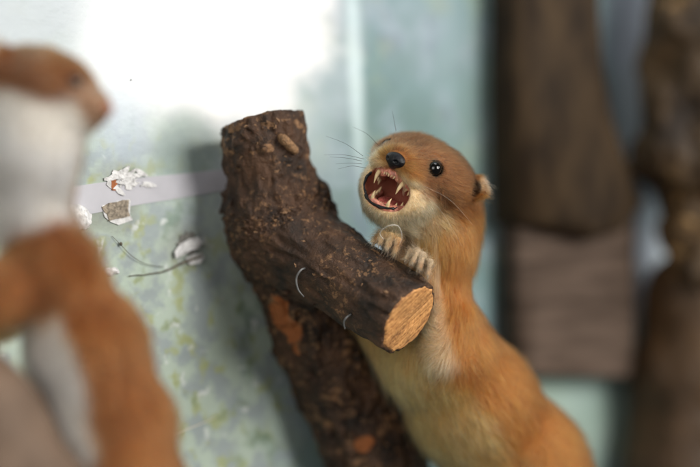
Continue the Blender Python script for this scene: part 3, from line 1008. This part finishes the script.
# loose bark flakes
M_flake = principled("bark_flake", (0.22, 0.125, 0.065), 0.8, noise=(700, 0.5), bump=(1500, 0.8))
fl = np.random.default_rng(5)
spots = []
for k in range(16):
    spots.append((fl.uniform(224, 300), fl.uniform(120, 235), fl.uniform(0.03, 0.075)))
for k in range(9):
    t = fl.random(); w = fl.uniform(-0.75, 0.75)
    spots.append((275 + 125 * t + 26 * -w, 232 + 80 * t + 38 * w, fl.uniform(0.025, 0.06)))
FV, FF = [], []
for (u, v, s) in spots:
    c = wood_on_bark(u, v)
    if c[1] > 4: continue
    nn_ = grad(bark_f, np.array([c], np.float32), 0.08)[0]
    t1 = nrm(np.cross(nn_, [0.3, 0.1, 1.0])); t1 = nrm(t1 * fl.normal() + np.cross(nn_, t1) * fl.normal() * 0.7); t2 = np.cross(nn_, t1)
    m0 = len(FV); ns = 9
    FV.append(c + nn_ * 0.05)
    for k in range(ns):
        w = 2 * math.pi * k / ns
        rr_ = s * fl.uniform(0.6, 1.3)
        FV.append(c + t1 * math.cos(w) * rr_ * 1.7 + t2 * math.sin(w) * rr_ * 0.8 + nn_ * fl.uniform(0.0, 0.05))
    for k in range(ns): FF.append((m0, m0 + 1 + k, m0 + 1 + (k + 1) % ns))
    for k in range(ns):
        FV.append(FV[m0 + 1 + k] - nn_ * 0.06)
    for k in range(ns): FF.append((m0 + 1 + k, m0 + 1 + ns + k, m0 + 1 + ns + (k + 1) % ns, m0 + 1 + (k + 1) % ns))
tag(mesh_obj("bark_flakes", np.array(FV), FF, M_flake, log, smooth=False), "small pale flakes of loose bark", kind="stuff")
# wire hooks
for pts in (((307, 268), (301, 270), (296.5, 278), (298, 289), (304, 297)), ((352, 314), (347, 317), (344, 322), (345, 329))):
    w = [wood_on_bark(*q) for q in pts]
    y0 = min(q[1] for q in w)
    pts3 = [w[0] + np.array([0, 0.12, 0])] + [P(q[0], q[1], y0 - 0.14 + 0.05 * i) for i, q in enumerate(pts[1:])]
    vv, ff = tube(pts3, [0.034, 0.034, 0.032, 0.022], 10, 36)
    tag(mesh_obj("wire_hook", vv, ff, M_wire, log), "bent grey wire end")
# stray white thread by the paw
th_pts = [P(384, 240, -0.35), P(380, 233, -0.7), P(388, 226, -1.0), P(398, 226, -0.9), P(402, 236, -0.6), P(399, 246, -0.2)]
vv, ff = tube(th_pts, [0.008, 0.010, 0.010, 0.006], 6, 40)
tag(mesh_obj("thread", vv, ff, M_thread, None, base=P(399, 246, -0.2)), "fine white thread looped over the grey paw on the log", "thread")

# branch under the left weasel
def simple_log(name, pts, rads, dark, mid, fleck, amt, lo, hi, lab, cat, h=0.11, bump=0.08, scale=0.6, lumps=(), nf_=0.7):
    def f(p):
        d = None
        for a, b, ra, rb in zip(pts[:-1], pts[1:], rads[:-1], rads[1:]):
            e = seg(p, a, b, ra, rb); d = e if d is None else smin(d, e, 0.6)
        for c, r in lumps: d = smin(d, np.linalg.norm(p - c, axis=1) - r, 0.4)
        return d + bump * fbm(p * nf_, 3)
    vv, ff = surface_nets(f, lo, hi, h)
    root = empty(name, np.asarray(pts[-1]))
    m = bark_mat(name + "_bark", dark, mid, fleck, amt, scale)
    cc_ = np.zeros((len(vv), 3))
    mesh_obj("bark", vv, ff, m, root, colors=cc_)
    return tag(root, lab, cat), f


simple_log("branch", [P(-90, 345, -9.2), P(-20, 425, -9.4), P(40, 520, -9.6), P(70, 580, -9.6)], [1.6, 1.7, 1.7, 1.6],
           (0.09, 0.058, 0.038), (0.165, 0.11, 0.075), (0.24, 0.165, 0.11), 0.3, (-16, -12.5, -13), (-5, -6, 0), "smooth greyish brown branch below the white bellied weasel", "branch")

# ============================================================== WALL
m, nt, out = new_mat("painted_scenery")
L = nt.links.new
tc = N(nt, "ShaderNodeTexCoord")       # object space: x along the wall, z up, in metres
sx = N(nt, "ShaderNodeSeparateXYZ"); L(tc.outputs["Object"], sx.inputs[0])


def noise(scale, detail=4.0, rough=0.55, vec=None):
    n = N(nt, "ShaderNodeTexNoise", i_Scale=scale, i_Detail=detail, i_Roughness=rough)
    L(vec or tc.outputs["Object"], n.inputs["Vector"])
    return n.outputs["Fac"]


def math_(op, a, b=None, clamp=False):
    n = N(nt, "ShaderNodeMath", operation=op); n.use_clamp = clamp
    for i, q in enumerate((a, b)):
        if q is None: continue
        if isinstance(q, (int, float)): n.inputs[i].default_value = q
        else: L(q, n.inputs[i])
    return n.outputs[0]


def smoothr(x, a, b):
    n = N(nt, "ShaderNodeMapRange", interpolation_type="SMOOTHSTEP")
    n.inputs["From Min"].default_value = a; n.inputs["From Max"].default_value = b
    L(x, n.inputs["Value"]); return n.outputs[0]


def mix(f, a, b):
    n = N(nt, "ShaderNodeMix", data_type="RGBA")
    if isinstance(f, (int, float)): n.inputs["Factor"].default_value = f
    else: L(f, n.inputs["Factor"])
    for k, q in (("A", a), ("B", b)):
        if isinstance(q, tuple): n.inputs[k].default_value = (*q, 1)
        else: L(q, n.inputs[k])
    return n.outputs["Result"]


warp = noise(34, 5); warp2 = noise(27, 3, vec=None)


def blob(u, v, ru, rv, soft=0.5, wob=0.8, rot=0.0):
    """soft painted patch centred on a wall point; radii in cm on the wall"""
    s0, z0 = wall_st(u, v)
    dx = math_("SUBTRACT", sx.outputs["X"], s0 * CM); dz = math_("SUBTRACT", sx.outputs["Z"], z0 * CM)
    c, s_ = math.cos(rot), math.sin(rot)
    qx = math_("ADD", math_("MULTIPLY", dx, c / (ru * CM)), math_("MULTIPLY", dz, s_ / (ru * CM)))
    qz = math_("ADD", math_("MULTIPLY", dx, -s_ / (rv * CM)), math_("MULTIPLY", dz, c / (rv * CM)))
    d = math_("SQRT", math_("ADD", math_("MULTIPLY", qx, qx), math_("MULTIPLY", qz, qz)))
    d = math_("ADD", d, math_("MULTIPLY", math_("SUBTRACT", warp, 0.5), wob))
    return math_("SUBTRACT", 1.0, smoothr(d, 1 - soft, 1 + soft))


teal = mix(smoothr(noise(16, 3), 0.35, 0.65), (0.165, 0.26, 0.275), (0.12, 0.19, 0.185))
teal = mix(smoothr(noise(45, 4), 0.45, 0.7), teal, (0.25, 0.32, 0.37))
teal = mix(math_("MULTIPLY", smoothr(noise(75, 3), 0.52, 0.66), 0.6), teal, (0.12, 0.16, 0.21))
teal = mix(math_("MULTIPLY", smoothr(noise(38, 3), 0.54, 0.68), 0.5), teal, (0.26, 0.33, 0.22))
low = mix(smoothr(noise(90, 3), 0.42, 0.6), (0.38, 0.46, 0.39), (0.28, 0.33, 0.33))
low = mix(smoothr(noise(120, 2), 0.52, 0.68), low, (0.33, 0.37, 0.19))
low = mix(smoothr(noise(60, 4), 0.55, 0.72), low, (0.15, 0.22, 0.16))
low = mix(smoothr(noise(140, 3), 0.60, 0.72), low, (0.56, 0.60, 0.58))
c = mix(smoothr(math_("ADD", sx.outputs["X"], math_("MULTIPLY", math_("SUBTRACT", warp, 0.5), 0.03)), 0.055, 0.105), low, teal)
c = mix(math_("MULTIPLY", blob(540, 430, 6, 3, 0.7), 0.8), c, (0.32, 0.42, 0.36))
c = mix(math_("MULTIPLY", blob(430, 30, 2.5, 2, 0.6), 0.3), c, (0.30, 0.36, 0.40))
c = mix(math_("MULTIPLY", blob(500, 130, 2.5, 3.6, 0.7), 0.5), c, (0.20, 0.27, 0.24))
c = mix(math_("MULTIPLY", blob(250, 150, 4, 4, 0.6), 0.6), c, (0.40, 0.47, 0.49))
c = mix(math_("MULTIPLY", blob(330, 90, 1.3, 1.3, 0.5), 0.5), c, (0.36, 0.43, 0.45))
c = mix(blob(212, 50, 4.1, 2.4, 0.55, 1.6), c, (0.76, 0.76, 0.77))
c = mix(blob(247, 2, 4.5, 2.6, 0.5, 1.6), c, (0.76, 0.76, 0.77))
c = mix(blob(140, 18, 3.0, 1.6, 0.5, 0.9), c, (0.90, 0.91, 0.92))
c = mix(math_("MULTIPLY", blob(25, 15, 4.0, 2.2, 0.7, 1.4), 0.95), c, (0.46, 0.51, 0.54))
c = mix(math_("MULTIPLY", blob(135, 60, 2.0, 2.4, 0.6, 1.0), 0.75), c, (0.78, 0.82, 0.84))
c = mix(math_("MULTIPLY", blob(120, 130, 1.2, 1.3, 0.7, 1.0), 0.5), c, (0.42, 0.50, 0.60))
c = mix(math_("MULTIPLY", blob(355, 60, 0.35, 4.0, 0.6, 0.5, 0.06), 0.5), c, (0.70, 0.84, 0.86))
c = mix(math_("MULTIPLY", blob(186, 150, 1.35, 1.35, 0.35, 0.6), 0.6), c, (0.22, 0.29, 0.26))  # second, softer shadow of the log top, painted into the wall colour
c = mix(math_("MULTIPLY", blob(640, 30, 2.0, 3.0, 0.6), 0.8), c, (0.58, 0.64, 0.76))
c = mix(math_("MULTIPLY", blob(640, 130, 2.0, 3.0, 0.5), 0.75), c, (0.50, 0.58, 0.64))
c = mix(math_("MULTIPLY", blob(640, 265, 2.2, 2.0, 0.5), 0.75), c, (0.52, 0.57, 0.66))
for gu, gv, gr in ((120, 184, 0.95), (116, 214, 0.85), (187, 247, 1.0), (77, 216, 0.9)):  # soft contact shade painted on the wall around the chips
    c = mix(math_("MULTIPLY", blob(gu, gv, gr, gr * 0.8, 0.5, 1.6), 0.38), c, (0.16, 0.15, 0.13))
# specks of grime
spk = smoothr(noise(800, 2), 0.72, 0.76)
c = mix(math_("MULTIPLY", spk, 0.5), c, (0.18, 0.18, 0.16))
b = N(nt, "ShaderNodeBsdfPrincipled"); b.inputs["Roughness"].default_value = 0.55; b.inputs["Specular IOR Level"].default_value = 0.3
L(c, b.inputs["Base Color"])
bp = N(nt, "ShaderNodeBump", i_Strength=0.4, i_Distance=0.0008)
L(math_("ADD", noise(300, 6), math_("MULTIPLY", noise(60, 3), 1.5)), bp.inputs["Height"]); L(bp.outputs[0], b.inputs["Normal"])
L(b.outputs[0], out.inputs[0])
M_wall = m


def wall_mesh(name, outline, thick, mat, parent=None, off=0.0, base=None, smooth=False, zj=0.0):
    """extruded outline on the wall, outline in (s,z) cm"""
    n = len(outline)
    f = [W0 + WS * s + np.array([0, 0, z]) + WN * (off + thick + zj * math.sin(7 * s + 5 * z)) for s, z in outline]
    k = [W0 + WS * s + np.array([0, 0, z]) + WN * off for s, z in outline]
    cen = np.mean(f, 0)
    V_ = np.array(f + k + [cen])
    F_l = [(2 * n, (i + 1) % n, i)[::-1] for i in range(n)] + [(i, i + n, (i + 1) % n + n, (i + 1) % n) for i in range(n)]
    return mesh_obj(name, V_, F_l, mat, parent, smooth=smooth, base=base)


ws = np.array([[-14, -40], [75, -40], [75, 40], [-14, 40]], float)
wv = []
for th in (0.0, -2.0):
    for s, z in ws: wv.append((s * CM, -th * CM, z * CM))
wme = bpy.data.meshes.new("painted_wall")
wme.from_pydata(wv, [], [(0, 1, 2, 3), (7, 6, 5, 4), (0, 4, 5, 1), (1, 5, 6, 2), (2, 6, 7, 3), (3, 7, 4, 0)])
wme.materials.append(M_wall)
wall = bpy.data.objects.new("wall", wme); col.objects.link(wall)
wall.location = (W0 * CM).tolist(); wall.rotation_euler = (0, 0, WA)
tag(wall, "wall painted with pale blue, white and green scenery behind the weasels", "wall", kind="structure")


def outl(pts): return [wall_st(*q) for q in pts]


def rough_poly(u, v, ru, rv, n=14, jag=0.35, seed=0):
    g = np.random.default_rng(seed)
    return [(u + ru * math.cos(2 * math.pi * k / n) * g.uniform(1 - jag, 1 + jag), v - rv * math.sin(2 * math.pi * k / n) * g.uniform(1 - jag, 1 + jag)) for k in range(n)]


M_tape = principled("grey_tape", (0.42, 0.42, 0.46), 0.5, noise=(120, 0.06))
strip = [(52, 190), (90, 184), (130, 178.5), (180, 174), (216, 170), (238, 168), (238, 190), (216, 192), (180, 198), (130, 206), (90, 214), (52, 221)]
tag(wall_mesh("tape_strip", outl(strip), 0.03, M_tape, base=wallP(150, 190)), "grey strip of tape across the painted wall left of the log", "tape")
M_chipw = principled("white_plaster", (0.66, 0.66, 0.66), 0.85, noise=(420, 0.32), bump=(900, 0.9))
M_chipd = principled("bare_plaster", (0.26, 0.22, 0.17), 0.9, noise=(900, 0.55), bump=(1200, 0.9))
M_rust = principled("rust", (0.30, 0.10, 0.035), 0.9, noise=(900, 0.4))


def flakes(name, u, v, ru, rv, n, seed, mat, lab, cat, size=(3, 8), extra=None):
    g = np.random.default_rng(seed)
    FV, FF, MI = [], [], []
    for k in range(n):
        uu = u + g.normal() * ru * 0.55; vv_ = v + g.normal() * rv * 0.5
        c0 = wallP(uu, vv_, 0.02)
        l = g.uniform(*size) * K; w = l * g.uniform(0.15, 0.5)
        a = g.uniform(-0.6, 1.0)
        d = WS * math.cos(a) + np.array([0, 0, 1]) * math.sin(a); e = np.cross(WN, d)
        lift = g.uniform(0.02, 0.35)
        m0 = len(FV)
        for s, wf, up_ in ((0, 0.6, 0.0), (0.35, 1.0, 0.15), (0.7, 0.7, 0.5), (1.0, 0.1, 1.0)):
            for sg in (-1, 1):
                FV.append(c0 + d * l * s + e * w * wf * sg * 0.5 + WN * (0.03 + lift * up_ * l + 0.02 * g.random()))
        for s, wf, up_ in ((0, 0.6, 0.0), (0.35, 1.0, 0.15), (0.7, 0.7, 0.5), (1.0, 0.1, 1.0)):
            for sg in (-1, 1):
                FV.append(c0 + d * l * s + e * w * wf * sg * 0.5 + WN * (0.012 + lift * up_ * l * 0.95))
        for q in range(3):
            FF.append((m0 + 2 * q, m0 + 2 * q + 1, m0 + 2 * q + 3, m0 + 2 * q + 2))
            FF.append((m0 + 8 + 2 * q, m0 + 8 + 2 * q + 2, m0 + 8 + 2 * q + 3, m0 + 8 + 2 * q + 1))
            for sg in (0, 1):
                FF.append((m0 + 2 * q + sg, m0 + 2 * q + 2 + sg, m0 + 10 + 2 * q + sg, m0 + 8 + 2 * q + sg))
    return FV, FF


root = tag(empty("paint_chips", wallP(122, 178)), "torn white paint flakes with a rusty spot on the grey tape strip", "paint flakes")
FV, FF = flakes("f", 120, 180, 14, 8, 40, 3, None, None, None, (5, 17))
mesh_obj("flake", np.array(FV), FF, M_chipw, root, smooth=False)
wall_mesh("rust_spot", outl(rough_poly(113, 184, 2.6, 6, 12, 0.3, 4)), 0.07, M_rust, root)
wall_mesh("dark_nick", outl(rough_poly(121, 177, 7, 3, 14, 0.5, 8)), 0.05, M_chipd, root)

root = tag(empty("plaster_or_shade", wallP(116, 212)), "square patch of bare grey plaster with a white broken edge below the tape", "plaster patch")
wall_mesh("broken_edge", outl([(101, 206), (117, 201), (130, 199), (129, 214), (132, 220), (118, 225), (110, 222), (104, 217)]), 0.05, M_chipw, root)
wall_mesh("bare_or_shade_patch", outl([(101, 207), (108, 203), (116, 202), (122, 200), (128, 200), (127, 210), (129, 216), (122, 218), (115, 219), (108, 221), (106, 214), (103, 212)]), 0.075, M_chipd, root, zj=0.01)


def lump(name, u, v, ru, rv, th, seed, mat, lab, cat):
    g = np.random.default_rng(seed)
    c0 = wallP(u, v)
    axw = np.stack([WS, WN, [0, 0, 1]])
    f = lambda p: ell(p, c0, axw, (ru, th, rv)) + 0.10 * fbm(p * 3 + seed, 3)
    r = max(ru, rv) + 0.5
    vv, ff = surface_nets(f, c0 - r, c0 + r, 0.045, margin=0.2)
    return tag(mesh_obj(name, vv, ff, mat, None, base=c0), lab, cat)


lump("plaster_lump", 77, 216, 0.62, 0.42, 0.20, 2, M_chipw, "white plaster lump on the wall at the upright weasel's neck", "plaster lump")
root = tag(empty("plaster_or_shade", wallP(185, 246)), "shade painted as a dark patch behind torn white flakes where the dry twig ends beside the log", "plaster patch")
M_dark = principled("flake_shade", (0.17, 0.165, 0.15), 0.95, noise=(700, 0.5), bump=(1100, 1.0))
wall_mesh("bare_or_shade_patch", outl(rough_poly(187, 244, 10, 12, 26, 0.3, 21)), 0.05, M_dark, root)  # dark sheet stands in for the shade around the torn flakes
wall_mesh("torn_flake", outl([(172, 252), (178, 244), (187, 239), (196, 237), (200, 243), (196, 249), (188, 250), (180, 256), (173, 258)]), 0.05, M_chipw, root, off=0.10, zj=0.05)
wall_mesh("torn_flake", outl([(184, 258), (192, 254), (201, 253), (203, 258), (197, 263), (188, 265)]), 0.05, M_chipw, root, off=0.09, zj=0.05)
lump("plaster_lump", 112, 271, 0.26, 0.14, 0.10, 7, M_chipw, "tiny white plaster crumb on the wall left of the dry twig", "plaster lump")
M_twig = principled("dry_twig", (0.10, 0.085, 0.06), 0.8, noise=(900, 0.4))
root = tag(empty("dry_twig", wallP(165, 270)), "thin dry twig lying against the painted wall left of the log", "twig")
vv, ff = tube([wallP(129, 276, 0.08), wallP(150, 274, 0.1), wallP(168, 270, 0.13), wallP(185, 262, 0.2), wallP(202, 256, 0.25)], [0.012, 0.02, 0.028, 0.045, 0.04], 8, 40)
vv = vv + (fbm(vv * 6, 2) * 0.02)[:, None]
mesh_obj("stem", vv, ff, M_twig, root)
vv, ff = tube([wallP(112, 236, 0.05), wallP(121, 245, 0.1), wallP(132, 256, 0.12), wallP(146, 264, 0.1), wallP(164, 267, 0.1)], [0.008, 0.010, 0.011, 0.010], 6, 30)
mesh_obj("tendril", vv, ff, M_twig, root)
vv, ff = uvsphere(wallP(121, 244, 0.1), np.eye(3), (0.05, 0.05, 0.07), 12, 8)
mesh_obj("bud", vv, ff, M_twig, root)
vv, ff = tube([wallP(168, 436, 0.04), wallP(185, 430, 0.1), wallP(200, 424, 0.12), wallP(216, 417, 0.08)], [0.015, 0.028, 0.02, 0.012], 6, 24)
tag(mesh_obj("straw", vv, ff, principled("pale_straw", (0.62, 0.60, 0.52), 0.8), None, base=wallP(190, 428)), "short pale straw stuck to the lower wall", "straw")
vv, ff = uvsphere(wallP(131, 80, 0.02), np.eye(3), (0.026, 0.026, 0.024), 12, 8)
tag(mesh_obj("nail_head", vv, ff, principled("nail_dark", (0.05, 0.05, 0.05), 0.6), None, base=wallP(131, 80)), "tiny dark nail head in the white painted area", "nail")

# ============================================================== RIGHT BACKGROUND
def wall_slab(outline, y_off, thick, mat, name, parent=None, bulge=0.0):
    """slab standing off the wall with a rounded front; outline px"""
    yf = y_off + thick * 0.8
    pts = np.array([((wallP(u, v, yf) - W0) @ WS, wallP(u, v, yf)[2]) for u, v in outline])
    cen = pts.mean(0)
    V_, F_l = [], []
    rings = [(1.0, 0.0), (1.0, thick * 0.75), (0.96, thick), (0.75, thick + bulge * 0.5), (0.4, thick + bulge * 0.9), (0.0, thick + bulge)]
    n = len(pts)
    for sc_, d in rings:
        for q in pts:
            w = cen + (q - cen) * np.array([sc_, 0.9 + 0.1 * sc_ if sc_ > 0 else 0.9])
            V_.append(W0 + WS * w[0] + np.array([0, 0, w[1]]) + WN * (y_off + d))
    for r in range(len(rings) - 1):
        for i in range(n):
            F_l.append((r * n + i, r * n + (i + 1) % n, (r + 1) * n + (i + 1) % n, (r + 1) * n + i)[::-1])
    F_l.append(tuple(range(n)))
    return mesh_obj(name, np.array(V_), F_l, mat, parent)


def plank_mat(name, a, b_, sc_=(30, 30, 260)):
    m, nt, out = new_mat(name)
    tc = N(nt, "ShaderNodeTexCoord"); mp = N(nt, "ShaderNodeMapping"); mp.inputs["Scale"].default_value = sc_
    nt.links.new(tc.outputs["Object"], mp.inputs["Vector"])
    nz = N(nt, "ShaderNodeTexNoise", i_Scale=1.0, i_Detail=4.0); nt.links.new(mp.outputs[0], nz.inputs["Vector"])
    r = N(nt, "ShaderNodeValToRGB")
    r.color_ramp.elements[0].position = 0.35; r.color_ramp.elements[0].color = (*a, 1)
    r.color_ramp.elements[1].position = 0.65; r.color_ramp.elements[1].color = (*b_, 1)
    nt.links.new(nz.outputs["Fac"], r.inputs["Fac"])
    b = N(nt, "ShaderNodeBsdfPrincipled"); b.inputs["Roughness"].default_value = 0.75; b.inputs["Specular IOR Level"].default_value = 0.15
    bp = N(nt, "ShaderNodeBump", i_Strength=0.5, i_Distance=0.001)
    nt.links.new(nz.outputs["Fac"], bp.inputs["Height"]); nt.links.new(bp.outputs[0], b.inputs["Normal"])
    nt.links.new(r.outputs["Color"], b.inputs["Base Color"]); nt.links.new(b.outputs[0], out.inputs[0])
    return m


board = wall_slab([(517, 374), (575, 376), (630, 377), (634, 300), (633, 215), (600, 196), (560, 195), (517, 200)], 0.5, 1.0, plank_mat("board_wood", (0.050, 0.034, 0.025), (0.105, 0.074, 0.056)), "wood_board")
tag(board, "short pale brown board on the wall under the dark bark slab", "board")
slab = wall_slab([(516, 222), (550, 232), (585, 240), (618, 232), (640, 204), (624, 165), (604, 110), (592, 50), (583, -20), (580, -60), (515, -60), (514, 80)], 0.6, 1.5, plank_mat("slab_bark", (0.018, 0.011, 0.006), (0.045, 0.028, 0.014), (120, 120, 40)), "bark_slab", bulge=0.7)
tag(slab, "tall dark bark slab on the wall between the snarling weasel and right trunk", "bark slab")
YR = 16.0
simple_log("burl_trunk", [P(705, -60, YR), P(702, 60, YR), P(700, 160, YR), P(698, 215, YR)], [2.1, 2.3, 2.45, 1.8],
           (0.014, 0.008, 0.004), (0.095, 0.055, 0.022), (0.36, 0.22, 0.09), 0.9, (9, 10, -4), (25, 22, 17),
           "dark mottled trunk with a tan burl at the right edge", "trunk", h=0.16, bump=0.45, scale=0.35,
           lumps=((P(690, 225, YR - 0.6), 1.25), (P(706, 262, YR - 0.6), 1.35), (P(660, 150, YR), 1.0), (P(672, 100, YR - 1), 0.9)))
simple_log("brown_trunk", [P(700, 300, YR + 1.0), P(692, 380, YR + 1.0), P(680, 480, YR + 1.0), P(672, 560, YR + 1)], [2.3, 2.4, 2.45, 2.5],
           (0.035, 0.018, 0.007), (0.075, 0.039, 0.014), (0.16, 0.08, 0.03), 0.3, (7, 10, -19), (24, 24, -1),
           "plain brown trunk standing below the mottled burl", "trunk", h=0.16, bump=0.15, scale=0.4)

# ============================================================== LIGHT, CAMERA
def area(name, loc, target, size, power, colr, size_y=None):
    d = bpy.data.lights.new(name, "AREA")
    d.energy = power; d.color = colr; d.shape = "RECTANGLE"; d.size = size * CM; d.size_y = (size_y or size) * CM
    o = bpy.data.objects.new(name, d); col.objects.link(o)
    o.location = [c * CM for c in loc]
    o.rotation_euler = (Vector(target) - Vector(loc)).to_track_quat("-Z", "Y").to_euler()
    return o


area("window_light", (92, -66, 34), (0, 0, 0), 52, 18.0, (1.0, 0.96, 0.90), 64)
area("side_light", (112, -14, 38), (0, 0, 0), 30, 3.2, (1.0, 0.97, 0.93), 40)
area("room_fill", (-42, -118, 30), (0, 0, -2), 80, 8.5, (1.0, 0.96, 0.90))  # added warm front fill, standing in for room bounce
area("ceiling_light", (22, -8, 105), (4, 3, 0), 50, 3, (0.97, 0.98, 1.0))
w = bpy.data.worlds.new("World"); sc.world = w; w.use_nodes = True
bg = w.node_tree.nodes["Background"]; bg.inputs["Color"].default_value = (0.9, 0.94, 1.0, 1); bg.inputs["Strength"].default_value = 0.08

cd = bpy.data.cameras.new("camera"); cam = bpy.data.objects.new("camera", cd); col.objects.link(cam)
cam.location = (0, -CAM_D * CM, 0); cam.rotation_euler = (math.radians(90), 0, 0)
cd.lens = LENS; cd.sensor_width = SENSOR; cd.clip_start = 0.01; cd.clip_end = 20
cd.dof.use_dof = True; cd.dof.focus_distance = (CAM_D - 0.35) * CM; cd.dof.aperture_fstop = 2.8
sc.camera = cam
sc.view_settings.view_transform = "Standard"; sc.view_settings.look = "None"
sc.view_settings.exposure = 0.0; sc.view_settings.gamma = 1.0
sc.cycles.use_denoising = True
sc.cycles.max_bounces = 10; sc.cycles.transmission_bounces = 8; sc.cycles.transparent_max_bounces = 8
try:
    sc.cycles_curves.shape = "RIBBONS"
except Exception:
    pass
